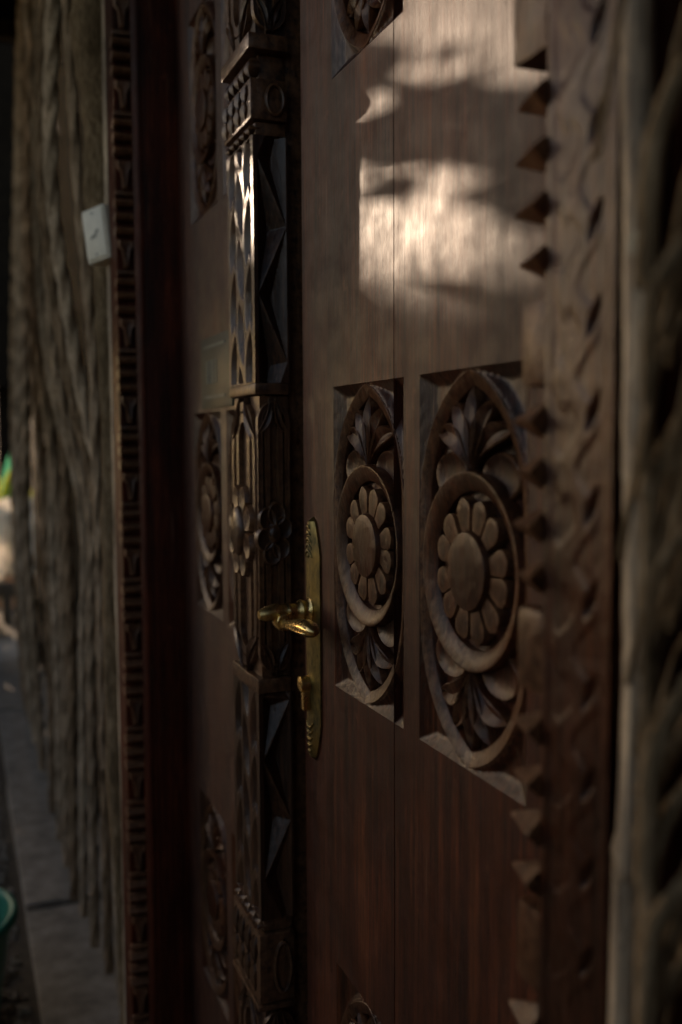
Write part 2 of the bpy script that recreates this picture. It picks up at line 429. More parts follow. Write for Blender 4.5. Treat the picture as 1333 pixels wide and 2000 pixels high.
def plank(parent, s0, s1, z0, z1, holes, name='plank', thick=0.035):
    """board between s1 (image right) and s0, front at y=0, with rectangular openings"""
    xs = sorted({-s0, -s1} | {min(max(v, -s0), -s1) for h in holes for v in (-h[0]-HW, -h[0]+HW)})
    zs = sorted({z0, z1} | {min(max(v, z0), z1) for h in holes for v in (h[1]-HH, h[1]+HH)})
    g = G(); vid = {}
    def V(x, z, y):
        k = (round(x, 5), round(z, 5), y)
        if k not in vid: vid[k] = len(g.v); g.v.append((x, y, z))
        return vid[k]
    for i in range(len(xs)-1):
        for j in range(len(zs)-1):
            cx, cz = (xs[i]+xs[i+1])/2, (zs[j]+zs[j+1])/2
            if any(abs(cx+h[0]) < HW and abs(cz-h[1]) < HH for h in holes): continue
            g.f.append((V(xs[i], zs[j], 0), V(xs[i+1], zs[j], 0), V(xs[i+1], zs[j+1], 0), V(xs[i], zs[j+1], 0)))
    for x in (-s0, -s1):
        g.f.append((V(x, z0, 0), V(x, z1, 0), V(x, z1, thick), V(x, z0, thick)))
    g.f.append((V(-s0, z0, thick), V(-s1, z0, thick), V(-s1, z1, thick), V(-s0, z1, thick)))
    me = bpy.data.meshes.new(name); me.from_pydata(g.v, [], g.f); me.update()
    bm = bmesh.new(); bm.from_mesh(me)
    for fc in bm.faces:
        fc.normal_update()
    for fc in bm.faces:
        c = fc.calc_center_median()
        if abs(c.y) < 1e-5 and fc.normal.y > 0: fc.normal_flip()
        if abs(c.y-thick) < 1e-5 and fc.normal.y < 0: fc.normal_flip()
    bm.to_mesh(me); bm.free(); me.materials.append(M_DOOR)
    return put(name, me, parent, (0, 0, 0))

# ------------------------------------------------------------------ setting: ground, wall
g = G().add(([(-120, -120, 0), (120, -120, 0), (120, 120, 0), (-120, 120, 0)], [(0, 1, 2, 3)]))
tag(put('ground', g.me('ground', M_EARTH)), kind='structure')
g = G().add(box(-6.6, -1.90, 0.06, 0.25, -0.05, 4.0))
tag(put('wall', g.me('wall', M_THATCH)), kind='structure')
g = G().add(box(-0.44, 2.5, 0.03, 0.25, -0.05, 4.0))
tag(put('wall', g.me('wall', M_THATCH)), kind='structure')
path = tag(put('path', None, None, (-3, -0.12, 0)), kind='structure')
for x0, x1 in ((-7.2, -5.32), (-5.3, -4.12), (-4.1, -2.99), (-2.97, -2.26), (-2.24, -1.2), (-1.18, 0.2)):
    put('slab', G().add(boxb(x0, x1, -0.235+rng.uniform(-.01, .01), 0.06, -0.02, 0.03+rng.uniform(-.006, .006), 0.006)).me('slab', M_CONC), path, (0, 0, 0))
# gravel strip beside the path
g = G()
ico = bmesh.new(); bmesh.ops.create_icosphere(ico, subdivisions=1, radius=1.0)
iv = np.array([v.co[:] for v in ico.verts]); ifc = [tuple(v.index for v in f.verts) for f in ico.faces]; ico.free()
for k in range(2600):
    x = -rng.uniform(1.8, 7.5); y = -0.27-abs(rng.normal(0, 0.22)); r = rng.uniform(0.004, 0.014)
    sc = r*rng.uniform(0.6, 1.2, 3)
    P_ = (iv*(1+rng.uniform(-0.2, 0.2, (len(iv), 1))))*sc+np.array([x, y, r*0.3])
    g.add((P_, ifc))
tag(put('gravel', g.me('gravel', M_STONE)), kind='stuff')

# ------------------------------------------------------------------ right leaf
zc = (1.289, 1.964, 0.620)
right = thing('door_leaf', 'right leaf of the carved wooden door, the one with the brass handle', 'door', (-0.85, 0, 0))
holes = [(s, z) for s in (0.735, 0.957) for z in zc]
plank(right, 1.155, 0.8868, 0.02, 2.35, holes)
plank(right, 0.8850, 0.515, 0.02, 2.35, holes)
put('backing_board', G().add(box(-1.15, -0.535, 0.0355, 0.05, 0.02, 2.35)).me('backing_board', M_JAMB), right)
for z in zc:
    medallion(right, 0.957, z, True)
    medallion(right, 0.735, z)

# ---- brass lever set on the right leaf
HS = 1.118
def plate_mesh():
    z0, z1 = 1.012, 1.308; n = 60; rings = []
    for i in range(n+1):
        t = i/n; z = z0+(z1-z0)*t
        e = min(t, 1-t)*2
        w = 0.0245
        zz = min(z-z0, z1-z)
        if zz < 0.052:
            q = zz/0.052
            w = 0.0245*(0.30+0.45*math.sin(q*math.pi*0.5)**1.0 + 0.25*(0.5-0.5*math.cos(q*math.pi))) if q > 0.12 else 0.0245*(q/0.12)*0.40+0.0004
        hsc = min(1, zz/0.006+0.15)
        rings.append([(-HS-w, 0.0, z), (-HS-w, -0.0025*hsc, z), (-HS-w*0.45, -0.0068*hsc, z), (-HS-w*0.28, -0.0078*hsc, z), (-HS+w*0.28, -0.0078*hsc, z), (-HS+w*0.45, -0.0068*hsc, z), (-HS+w, -0.0025*hsc, z), (-HS+w, 0.0, z)])
    return loft(rings, closed=False)
handle = put('door_handle', mesh('door_handle', *plate_mesh(), M_OLDBRASS, True, 24), right, (0, 0, 0))
handle['label'] = 'tarnished brass door handle with long back plate'
def lathe(path, axis_o, axis_d, n=24):
    """path: [(along, radius)]"""
    o = Vector(axis_o); d = Vector(axis_d).normalized(); a = d.orthogonal().normalized(); b = d.cross(a)
    rings = [[tuple(o+d*t+(a*math.cos(2*math.pi*i/n)+b*math.sin(2*math.pi*i/n))*r) for i in range(n)] for t, r in path]
    return loft(rings)
ZH = 1.194
put('neck', G().add(lathe([(0.004, .0145), (.008, .0150), (.010, .0125), (.013, .0115), (.016, .0125), (.018, .0135), (.020, .0125), (.022, .0105), (.026, .0100), (.030, .0105), (.033, .0115), (.035, .0110), (.038, .0095), (.042, .0098), (.048, .0105), (.052, .0100)], (-HS, 0, ZH+0.002), (0, -1, 0.0))).me('neck', M_BRASS, True, 50), handle)
# beak-like tip pointing away from the door
tp = []
for i in range(11):
    t = i/10; c = Vector((-HS, -0.049-0.021*t, ZH+0.002-0.002*t)); w = 0.0112*(1-0.12*t-0.30*t**4); hgt = 0.0098*(1-0.15*t-0.35*t**4)
    tp.append([tuple(c+Vector((w*math.cos(a)*abs(math.cos(a))**-0.25 if abs(math.cos(a)) > 1e-3 else 0, 0, hgt*math.sin(a)))) for a in np.linspace(0, 2*math.pi, 20, endpoint=False)])
put('lever_tip', G().add(loft(tp)).me('lever_tip', M_BRASS, True, 50), handle)
# scroll where the lever turns back
put('scroll', G().add(lathe([(-0.0125, .0005), (-0.0125, .003), (-.0118, .0045), (-.0105, .005), (-.0102, .0068), (-.0115, .0078), (-.0110, .0098), (-.009, .0112), (0, .0120), (.009, .0112), (.011, .0098), (.0120, .004), (.0120, .0005)], (-HS+0.002, -0.041, ZH-0.0085), (-1, 0, 0), 28)).me('scroll', M_BRASS, True, 40), handle)
# the lever: leaf-shaped grip running along the door towards the hinge side
lvp = []
ctrl = [(0.000, 0.0058, 0.0052), (0.012, 0.0062, 0.0055), (0.028, 0.0078, 0.0066), (0.048, 0.0104, 0.0084), (0.068, 0.0118, 0.0096), (0.086, 0.0112, 0.0092), (0.098, 0.0088, 0.0074), (0.105, 0.0052, 0.0045), (0.108, 0.0010, 0.001)]
for t, a, b in ctrl:
    cz = ZH-0.0115+0.010*math.sin(min(1, t/0.11)*math.pi/2); cy = -0.043+0.004*math.sin(t/0.108*math.pi)-0.0
    lvp.append([(-HS+0.010+t, cy+a*math.cos(q), cz+b*math.sin(q)) for q in np.linspace(0, 2*math.pi, 22, endpoint=False)])
put('lever', G().add(loft(lvp)).me('lever', M_BRASS, True, 60), handle)
# ribs chased along the grip
g = G()
for oz in (-0.3, 0.25):
    rings = []
    for t, a, b in ctrl[1:-2]:
        cz = ZH-0.0115+0.010*math.sin(min(1, t/0.11)*math.pi/2); cy = -0.043+0.004*math.sin(t/0.108*math.pi)
        q = math.pi+oz*1.6; px, pz = cy+a*math.cos(q), cz+b*math.sin(q)
        rings.append([(-HS+0.010+t, px+0.0011*math.cos(k), pz+0.0011*math.sin(k)) for k in np.linspace(0, 2*math.pi, 8, endpoint=False)])
    g.add(loft(rings))
put('grip_rib', g.me('grip_rib', M_BRASS, True), handle)
# cylinder with its turning knob
g = G().add(lathe([(0.004, .0095), (.016, .0095), (.019, .009), (.020, .006), (.0205, .0005)], (-HS-0.002, 0, 1.106), (0, -1, 0)))
g.add(boxb(-HS-0.0075, -HS+0.0035, -0.0165, -0.004, 1.074, 1.104, 0.002))
put('lock_cylinder', g.me('lock_cylinder', M_BRASS, True, 40), handle)
# cast shell ornament at both ends of the plate
for sg, zz in ((1, 1.284), (-1, 1.036)):
    g = G()
    for k in range(5):
        w = 0.0125-0.0018*k
        g.add(cushion(ell(w, 0.0030, 16), [(1.0, -0.004), (0.9, 0.0008), (0.6, 0.0016), (0.05, 0.0018)]))
        n0 = len(g.v)-16*4
        for i in range(n0, len(g.v)):
            u, v, h = g.v[i]; g.v[i] = (-HS+u, -0.0075-h, zz+sg*(-0.016+k*0.0072)+v-sg*3*u*u*20)
    put('shell_ornament', g.me('shell_ornament', M_OLDBRASS, True, 50), handle)
for zz in (1.262, 1.047):
    put('screw', G().add(lathe([(0.006, .003), (0.0085, .003), (0.0092, .002), (0.0093, .0003)], (-HS, 0, zz), (0, -1, 0), 12)).me('screw', M_OLDBRASS, True, 40), handle)

# ------------------------------------------------------------------ left leaf
left = thing('door_leaf', 'left leaf of the carved wooden door, behind the carved centre post', 'door', (-1.5, 0, 0))
holesL = [(s, z-0.012) for s in (1.430, 1.652) for z in (1.289, 1.955, 0.612)]
plank(left, 1.85, 1.30, 0.02, 2.35, holesL).data.materials[0] = M_DOOR_SHEEN
put('backing_board', G().add(box(-1.85, -1.16, 0.0355, 0.05, 0.02, 2.35)).me('backing_board', M_JAMB), left)
for s, z in holesL: medallion(left, s, z)

# ---- carved centre post (astragal)
PX0, PX1, PY = -1.332, -1.207, -0.045
post = put('centre_post', G().add(box(PX0, PX1-0.016, PY+0.016, 0.03, 0.02, 2.35)).me('centre_post', M_POST), left, (-1.27, 0, 0))
def fixloc(o): # meshes above are in world coordinates
    o.data.transform(Matrix.Translation(-WLOC[o]))
fixloc(post)

def hfield(W_, H_, fn, step=0.0013):
    nu = max(2, int(round(W_/step))); nv = max(2, int(round(H_/step)))
    u = np.linspace(0, W_, nu+1); v = np.linspace(0, H_, nv+1); U, V = np.meshgrid(u, v)
    Hh = fn(U, V); w = nu+1
    vs = np.stack([U, V, Hh], -1).reshape(-1, 3)
    f = [(i*w+j, i*w+j+1, (i+1)*w+j+1, (i+1)*w+j) for i in range(nv) for j in range(nu)]
    return vs.tolist(), f

def pit(U, V, poly, slope, dmax):
    """chip-carved pit in a convex polygon (counter-clockwise)"""
    d = np.full(U.shape, 1e9); n = len(poly)
    for i in range(n):
        (x0, y0), (x1, y1) = poly[i], poly[(i+1) % n]; ln = math.hypot(x1-x0, y1-y0)
        sl_ = slope[i] if isinstance(slope, (list, tuple)) else slope
        d = np.minimum(d, ((x1-x0)*(V-y0)-(y1-y0)*(U-x0))/ln*sl_)
    return -np.clip(d, 0, dmax)

def lens(U, V, c, L_, w, ang, slope, dmax):
    ca, sa = math.cos(ang), math.sin(ang); x = (U-c[0])*ca+(V-c[1])*sa; y = -(U-c[0])*sa+(V-c[1])*ca
    Rr = (L_*L_+w*w)/(2*w); off = Rr-w
    d = np.minimum(Rr-np.hypot(x, y+off), Rr-np.hypot(x, y-off))
    return -np.clip(d*slope, 0, dmax)

def side_chips(zA, zB, zig):
    Wd = -PY
    def fn(U, V):
        Hh = np.zeros_like(U); Z = V+zA
        for i in range(len(zig)-1):
            # zig alternates 0 = front edge, 1 = door edge
            (e0, z0), (e1, z1) = zig[i], zig[i+1]
        m = 0.0025
        for i in range(len(zig)-2):
            (e0, z0), (e1, z1), (e2, z2) = zig[i:i+3]
            x0 = m+0.003 if e0 == 0 else Wd-m; x1 = Wd-m if e1 == 1 else m+0.003
            a, b, c = (x0, z0), (x1, z1), (x0, z2)
            sgn = (b[0]-a[0])*(c[1]-a[1])-(b[1]-a[1])*(c[0]-a[0])
            poly = [a, b, c] if sgn > 0 else [a, c, b]
            Hh += pit(U, Z, poly, [0.95, 0.8, 0.95], 0.014)
        return Hh
    vf = hfield(Wd, zB-zA, fn)
    return [(PX1+h, PY+u, zA+v) for u, v, h in vf[0]], vf[1]

def front_chips(zA, zB, ph):
    Wd = PX1-PX0
    def fn(U, V):
        Hh = np.zeros_like(U); per = 0.083
        ncol = 3; cw = (Wd-0.016)/ncol
        for ccol in range(ncol):
            x0 = 0.006+ccol*cw
            k0 = int(math.floor(-1)); k1 = int((zB-zA)/per)+2
            for k in range(k0, k1):
                zc_ = (k+0.5*(ccol % 2)+ph)*per
                cx = x0+cw/2
                if zc_ < -0.05 or zc_ > zB-zA+0.05: continue
                L1 = lens(U, V, (cx, zc_), per*0.52, cw*0.43, math.pi/2+0.20*(1 if ccol % 2 else -1), 0.7, 0.015)
                e = 0.0025
                T1 = pit(U, V, [(x0+e, zc_+e), (cx-0.003, zc_+per*0.30), (x0+e, zc_+per*0.5+0.004)][::-1], 1.0, 0.011)
                T2 = pit(U, V, [(x0+cw-e, zc_-0.004-per*.5), (x0+cw-e, zc_-e), (cx+0.003, zc_-per*0.30)], 1.0, 0.011)
                Hh = np.minimum(Hh, np.minimum(L1, np.minimum(T1, T2)))
        edge = np.minimum(V, (zB-zA)-V)
        return np.where(edge < 0.002, 0, Hh)
    vf = hfield(Wd, zB-zA, fn)
    return [(PX0+u, PY-h, zA+v) for u, v, h in vf[0]], vf[1]

def at_post(vf): # world coordinates -> post object
    o = WLOC[post]; return [(x-o.x, y-o.y, z-o.z) for x, y, z in vf[0]], vf[1]
def pp(name, vf, smooth=True, ang=28, m=None):
    return put(name, mesh(name, *at_post(vf), m or M_POST, smooth, ang), post, tuple(WLOC[post]))

P_ = 0.0832
pp('chip_carving', side_chips(1.472, 1.775, [(0, 1.400), (1, 1.499-0.001), (0, 1.582), (1, 1.666), (0, 1.749), (1, 1.832)]))
pp('chip_carving', front_chips(1.472, 1.775, 0.3))
pp('chip_carving', side_chips(0.775, 1.075, [(1, 1.150), (0, 1.072), (1, 1.066), (0, 0.987), (1, 0.905), (0, 0.828), (1, 0.745)]))
pp('chip_carving', front_chips(0.775, 1.075, 0.1))

def flute_section(zA, zB, zM):
    dep = 0.007
    def flat(U, V): return np.full(U.shape, -dep)
    Wd = -PY; Fd = PX1-PX0
    g1 = G().add(([(PX1-dep, PY+dep, zA), (PX1-dep, 0, zA), (PX1-dep, 0, zB), (PX1-dep, PY+dep, zB)], [(0, 1, 2, 3)]))
    g1.add(([(PX0, PY+dep, zA), (PX1-dep, PY+dep, zA), (PX1-dep, PY+dep, zB), (PX0, PY+dep, zB)], [(0, 1, 2, 3)]))
    pp('sunk_ground', (g1.v, g1.f), False)
    prof = lambda w, h0, h1: [(-w, h0), (-w*0.85, h1*0.7), (-w*0.4, h1), (w*0.4, h1), (w*0.85, h1*0.7), (w, h0)]
    def U_(c, r, zend, ztop, sg):
        n = 16; leg = [(c-r, zend), (c-r, ztop-sg*r*1.25)]
        arc = [(c-r*math.cos(math.pi*i/n), ztop-sg*r*1.25+sg*r*1.25*math.sin(math.pi*i/n)) for i in range(1, n)]
        return leg+arc+[(c+r, ztop-sg*r*1.25), (c+r, zend)]
    for sg, zt in ((1, zB-0.010), (-1, zA+0.010)):
        for r, w in ((0.0178, 0.0036), (0.0085, 0.0036)):
            vf = sweep(U_(Wd/2+0.001, r, zM, zt-sg*(0.018-r)*0.8, sg), prof(w, -0.009, -0.0005))
            pp('flute_loop', ([(PX1+h, PY+u, v) for u, v, h in vf[0]], vf[1]), True, 40)
        for r, w in ((0.050, 0.0068), (0.026, 0.0068)):
            vf = sweep(U_(Fd/2, r, zM, zt-sg*(0.052-r)*0.6, sg), prof(w, -0.009, -0.0002))
            pp('flute_loop', ([(PX0+u, PY-h, v) for u, v, h in vf[0]], vf[1]), True, 40)
        # curled leaves filling the corners
        for e in (-1, 1):
            vf = leaf((Wd/2+e*0.004, zt+sg*0.008), (Wd/2+e*0.021, zt-sg*0.040), -0.12*e*sg, 0.0042, -0.003, 0.0035, 0.003)
            pp('corner_leaf', ([(PX1+h, PY+u, v) for u, v, h in vf[0]], vf[1]), True, 35)
            vf = leaf((Fd/2+e*0.012, zt+sg*0.010), (Fd/2+e*0.060, zt-sg*0.046), -0.12*e*sg, 0.0075, -0.003, 0.004, 0.004)
            pp('corner_leaf', ([(PX0+u, PY-h, v) for u, v, h in vf[0]], vf[1]), True, 35)
    # rosettes
    for k in range(6):
        th = 2*math.pi*(k+0.25)/6
        vf = cushion(ell(0.0125, 0.0165, 20, (Wd*0.5+0.0125*math.cos(th), zM+0.026*math.sin(th))), [(1, -0.008), (0.97, 0.001), (0.86, 0.004), (0.66, 0.0025), (0.4, 0.0015), (0.05, 0.002)])
        pp('petal', ([(PX1+h, min(PY+u, 0.0), v) for u, v, h in vf[0]], vf[1]), True, 50)
    vf = cushion(ell(0.0085, 0.012, 20, (Wd*0.5, zM)), [(1, -0.008), (0.95, 0.006), (0.8, 0.0085), (0.4, 0.0095), (0.05, 0.0096)])
    pp('rosette_eye', ([(PX1+h, PY+u, v) for u, v, h in vf[0]], vf[1]), True, 50)
    for k in range(8):
        th = 2*math.pi*(k+0.5)/8
        out = [(0.022, -0.010), (0.044, -0.017), (0.054, -0.010), (0.058, 0), (0.054, 0.010), (0.044, 0.017), (0.022, 0.010)]
        o2 = [(Fd/2+r*math.cos(th)-t*math.sin(th), zM+(r*math.sin(th)+t*math.cos(th))*1.12) for r, t in out]
        vf = cushion(o2, [(1, -0.008), (0.97, 0.002), (0.85, 0.0065), (0.5, 0.005), (0.05, 0.004)])
        pp('petal', ([(PX0+u, PY-h, v) for u, v, h in vf[0]], vf[1]), True, 40)
    vf = cushion(ell(0.024, 0.034, 30, (Fd/2, zM)), [(1, -0.008), (0.97, 0.008), (0.88, 0.0115), (0.5, 0.0135), (0.05, 0.014)])
    pp('rosette_eye', ([(PX0+u, PY-h, v) for u, v, h in vf[0]], vf[1]), True, 50)
flute_section(1.095, 1.455, 1.281)
flute_section(1.895, 2.30, 2.10)
flute_section(0.36, 0.655, 0.51)
# blocks and ledges between the sections
def block(z0, z1, e=0.0035, rings_=True):
    pp('ledge_block', boxb(PX0-e*0.3, PX1+e, PY-e, -0.001, z0, z1, 0.0025), True, 35)
    if rings_:
        zm = (z0+z1)/2; r = (z1-z0)*0.36
        vf = sweep(ell(0.011, r, 26, (-PY*0.62, zm)), [(-0.003, -0.002), (-0.0022, 0.003), (0, 0.0042), (0.0022, 0.003), (0.003, -0.002)], True)
        pp('carved_ring', ([(PX1+e+h, PY+u, v) for u, v, h in vf[0]], vf[1]), True, 50)
        for q in range(4):
            cx = 0.018+q*0.0297
            for e2 in (-1, 1):
                vf = leaf((cx, zm-e2*0.001), (cx+0.004*e2, zm+e2*(z1-z0)*0.46), 0.08*e2, 0.0115, -0.002, 0.004, 0.0035, 10, 0.5)
                pp('corner_leaf', ([(PX0+u, PY-e-h, v) for u, v, h in vf[0]], vf[1]), True, 35)
block(1.793, 1.842); block(1.876, 1.895, 0.006, False); block(0.664, 0.775-0.018); block(0.655, 0.662, 0.006, False)
pp('ledge_block', boxb(PX0, PX1+0.001, PY-0.001, -0.001, 1.457, 1.4715, 0.003), True, 35)
pp('ledge_block', boxb(PX0, PX1+0.001, PY-0.001, -0.001, 1.0755, 1.0945, 0.003), True, 35)
pp('ledge_block', boxb(PX0, PX1-0.004, PY+0.004, -0.001, 1.776, 1.7925, 0.003), True, 35)
pp('ledge_block', boxb(PX0, PX1-0.010, PY+0.010, -0.001, 1.8425, 1.8755, 0.003), True, 35)
pp('ledge_block', boxb(PX0, PX1-0.004, PY+0.004, -0.001, 0.7575, 0.7745, 0.003), True, 35)
# rows of small upright leaves on the stepped capitals of the front face
for z0, hgt in ((1.848, 0.024), (1.778, 0.012), (0.759, 0.013)):
    for k in range(5):
        cx = 0.014+k*0.0243
        vf = leaf((cx, z0), (cx, z0+hgt), 0, 0.010, 0.004-0.010, 0.004, 0.003, 8, 0.5)
        pp('small_leaf', ([(PX0+u, PY+0.004-h-0.004, v) for u, v, h in vf[0]], vf[1]), True, 35)

# small plaque on the left leaf
plq = tag(put('plaque', G().add(boxb(-0.10, 0.10, -0.004, 0.0005, -0.058, 0.058, 0.0015)).me('plaque', M_PLAQUE, True, 40), None, (-1.568, -0.0005, 1.510)),
          'small dull green plaque fixed to the left door leaf beside the centre post', 'plaque')
g = G()
for k, (x, w, z0, z1) in enumerate(((-0.055, 0.010, -0.018, 0.020), (-0.035, 0.006, -0.018, 0.020), (-0.018, 0.012, -0.018, 0.020), (0.004, 0.008, -0.018, 0.020))):
    g.add(box(x-w/2, x+w/2, -0.0052, -0.0035, z0, z1))
for z in (0.042, -0.040): g.add(box(-0.075, 0.06, -0.0052, -0.0035, z-0.0022, z+0.0022))
put('raised_print', g.me('raised_print', M_PLAQMARK), plq, tuple(WLOC[plq]))

# ------------------------------------------------------------------ door frame
frame = thing('door_frame', 'carved dark wooden frame standing round the double door', 'door frame', (-1.2, 0, 0))
# left jamb (reveal faces the camera), front ridges
put('jamb', G().add(boxb(-1.868, -1.836, -0.066, 0.055, 0.0, 2.42, 0.003)).me('jamb', M_JAMB, True, 40), frame)
g = G()
for x, w, y in ((-1.845, 0.009, -0.0735), (-1.861, 0.008, -0.0745)):
    g.add(loft([[(x+w*math.cos(a), y+0.006+0.009*math.sin(a)-0.002, z) for a in np.linspace(0, 2*math.pi, 14, endpoint=False)] for z in (0, 1.2, 2.42)]))
put('ridge_moulding', g.me('ridge_moulding', M_JAMB, True, 60), frame)
# outer carved member with turned bars and tongues on the side that faces the camera
put('bead_post', G().add(box(-1.985, -1.896, -0.106, 0.06, 0.0, 2.42)).me('bead_post', M_JAMB), frame)
bead = [o for o in frame.children if o.name.startswith('bead_post')][0]
bar_me = G().add(loft([[(0.004+0.017*math.cos(a), y, 0.0080*math.sin(a)) for a in np.linspace(0, 2*math.pi, 14, endpoint=False)] for y in (-0.110, -0.109, -0.070)])).me('bar', M_BARS, True, 50)
tong = [(0.0, y, z) for y, z in ((-0.104, 0.0), (-0.076, 0.0), (-0.076, -0.012), (-0.083, -0.020), (-0.0865, -0.052), (-0.0935, -0.052), (-0.097, -0.020), (-0.104, -0.012))]
tv = [(0.013, y, z) for _, y, z in tong]
tg = cushion([(y, z) for _, y, z in tong], [(1, -0.004), (0.98, 0.006), (0.85, 0.010), (0.4, 0.0085), (0.05, 0.008)], (-0.09, -0.012))
tong_me = mesh('tongue', [(h, u, v) for u, v, h in tg[0]], tg[1], M_BARS, True, 40)
cap_me = G().add(boxb(-0.002, 0.009, -0.1085, -0.071, -0.004, 0.004, 0.0015)).me('fillet', M_BARS, True, 40)
for k in range(18):
    z = 0.105+k*0.1435-0.0145
    for dz in (0.0255, 0, -0.0255): put('bar', bar_me, bead, (-1.894, 0, z-0.002+dz))
    put('tongue', tong_me, bead, (-1.894, 0, z-0.043))
    put('fillet', cap_me, bead, (-1.894, 0, z+0.0415))
# head of the frame
put('lintel', G().add(boxb(-1.99, -0.43, -0.075, 0.06, 2.425, 2.60, 0.004)).me('lintel', M_JAMB, True, 40), frame)
# right post: flat board with a carved vine, saw-tooth edge towards the door
FX0, FX1, FY = -0.513, -0.446, -0.070
put('jamb', G().add(boxb(-0.5120, -0.4375, -0.054, 0.06, 0.0, 2.42, 0.003)).me('jamb', M_JAMB, True, 40), frame)
def vine(U, V):
    per = 0.0525; Wd = FX1-FX0; Hh = np.zeros_like(U)
    Z = V-0.0
    ph = Z/per*2*math.pi
    wave = 0.5*Wd+0.010*np.sin(ph)
    d = abs(U-wave)
    stem = 0.0008*np.clip(1-(d/0.009)**2, 0, 1)
    Hh -= 0.0010*np.clip((d-0.008)/0.003, 0, 1)*np.clip((np.minimum(U, Wd-U)-0.006)/0.003, 0, 1)
    Hh += stem
    for k in range(-1, int(2.5/per)+2):
        z0 = k*per
        Hh = np.minimum(Hh, lens(U, V, (0.048, z0+0.020), 0.014, 0.0045, math.pi/2-0.42, 1.5, 0.009))
        Hh = Hh-0.4*lens(U, V, (0.0165, z0+0.036), 0.019, 0.0080, math.pi/2+0.30, 0.6, 0.006)
    return Hh
vf = hfield(FX1-FX0, 1.75, vine, 0.0016)
put('vine_board', mesh('vine_board', [(FX0+u, FY-h, 0.45+v) for u, v, h in vf[0]], vf[1], M_FRAME, True, 50), frame)
g = G().add(box(FX0, FX1, FY+0.001, -0.0545, 0.0, 0.4495)).add(box(FX0, FX1, FY+0.001, -0.0545, 2.2005, 2.42))
g.add(box(FX0, FX0+0.002, FY+0.012, -0.0545, 0.45, 2.2)).add(box(FX1-0.002, FX1, FY+0.012, -0.0545, 0.45, 2.2))
put('board_core', g.me('board_core', M_FRAME), frame)
put('corner_block', G().add(boxb(-0.552, -0.5135, -0.0705, -0.02, 1.628, 2.42, 0.003)).me('corner_block', M_FRAME, True, 40), frame)
def tooth_mesh(seed):
    r_ = random.Random(seed); q = lambda a: r_.uniform(-a, a)
    # pyramid lying on its side: horizontal ridge in front, tip towards the door opening
    z1, z2 = 0.0152+q(0.0008), -0.0152+q(0.0008)
    v = [(0, -0.0800, 0.001+q(0.001)), (-0.038+q(0.003), -0.070, q(0.0015)), (0, -0.064, z1), (0, -0.064, z2), (0, -0.050, z1), (0, -0.050, z2), (-0.036, -0.062, 0)]
    f = [(0, 1, 2), (0, 3, 1), (0, 2, 4, 5, 3), (1, 6, 4, 2), (1, 3, 5, 6), (6, 5, 4)]
    bm = bmesh.new(); vs = [bm.verts.new(p) for p in v]
    for fc in f: bm.faces.new([vs[i] for i in fc])
    bmesh.ops.recalc_face_normals(bm, faces=bm.faces)
    bmesh.ops.bevel(bm, geom=list(bm.edges), offset=0.0010, segments=2, affect='EDGES')
    me = bpy.data.meshes.new('tooth'); bm.to_mesh(me); bm.free(); me.materials.append(M_FRAME)
    return me
teeth = [tooth_mesh(i) for i in range(4)]
for k in range(40):
    z = 1.6015-k*0.0318+random.uniform(-0.0012, 0.0012)
    if z < 0.4: break
    if k % 6 < 4: 
        o = put('tooth', teeth[k % 4], frame, (-0.5125, 0, z)); o.scale = (random.uniform(0.88, 1.06), 1, random.uniform(0.92, 1.02))
    elif k % 6 == 4:
        zz = 1.6015-(k+0.5)*0.0318
        put('edge_block', G().add(boxb(-0.546+random.uniform(-.002, .002), -0.5135, -0.0680, -0.03, zz-0.027, zz+0.027, 0.006)).me('edge_block', M_FRAME, True, 40), frame)

# ------------------------------------------------------------------ ropes left of the door
def smoothpath(pts, n):
    p = np.array(pts, float); m = len(p); t = np.linspace(0, m-1, n); i = np.clip(t.astype(int), 0, m-2); f = (t-i)[:, None]
    P0 = p[np.clip(i-1, 0, m-1)]; P1 = p[i]; P2 = p[i+1]; P3 = p[np.clip(i+2, 0, m-1)]
    return 0.5*((2*P1)+(-P0+P2)*f+(2*P0-5*P1+4*P2-P3)*f*f+(-P0+3*P1-3*P2+P3)*f**3)

def rope_mesh(pts, rad, n=110, lobes=3, pitch=0.10, amp=0.2, seed=0, sides=12, taper=1.0, name='rope'):
    P = smoothpath(pts, n); r_ = np.random.default_rng(seed)
    rings = []; ln = 0.0; jit = np.cumsum(r_.normal(0, 1, n)); jit -= np.linspace(jit[0], jit[-1], n); jit = jit/(abs(jit).max()+1e-6)
    jit2 = np.cumsum(r_.normal(0, 1, n)); jit2 -= np.linspace(jit2[0], jit2[-1], n); jit2 = jit2/(abs(jit2).max()+1e-6)
    for i in range(n):
        if i: ln += np.linalg.norm(P[i]-P[i-1])
        d = Vector(P[min(i+1, n-1)]-P[max(i-1, 0)]).normalized(); a = d.cross(Vector((0, 1, 0))).normalized(); b = d.cross(a)
        c = Vector(P[i])+a*jit[i]*rad*0.25+b*jit2[i]*rad*0.25
        rr = rad*(1+0.12*jit[i])*(1-(1-taper)*i/n); tw = 2*math.pi*ln/pitch
        rings.append([tuple(c+(a*math.cos(q)+b*math.sin(q))*rr*(1+amp*abs(math.cos(0.5*(lobes*q-tw))))) for q in np.linspace(0, 2*math.pi, sides, endpoint=False)])
    return loft(rings)

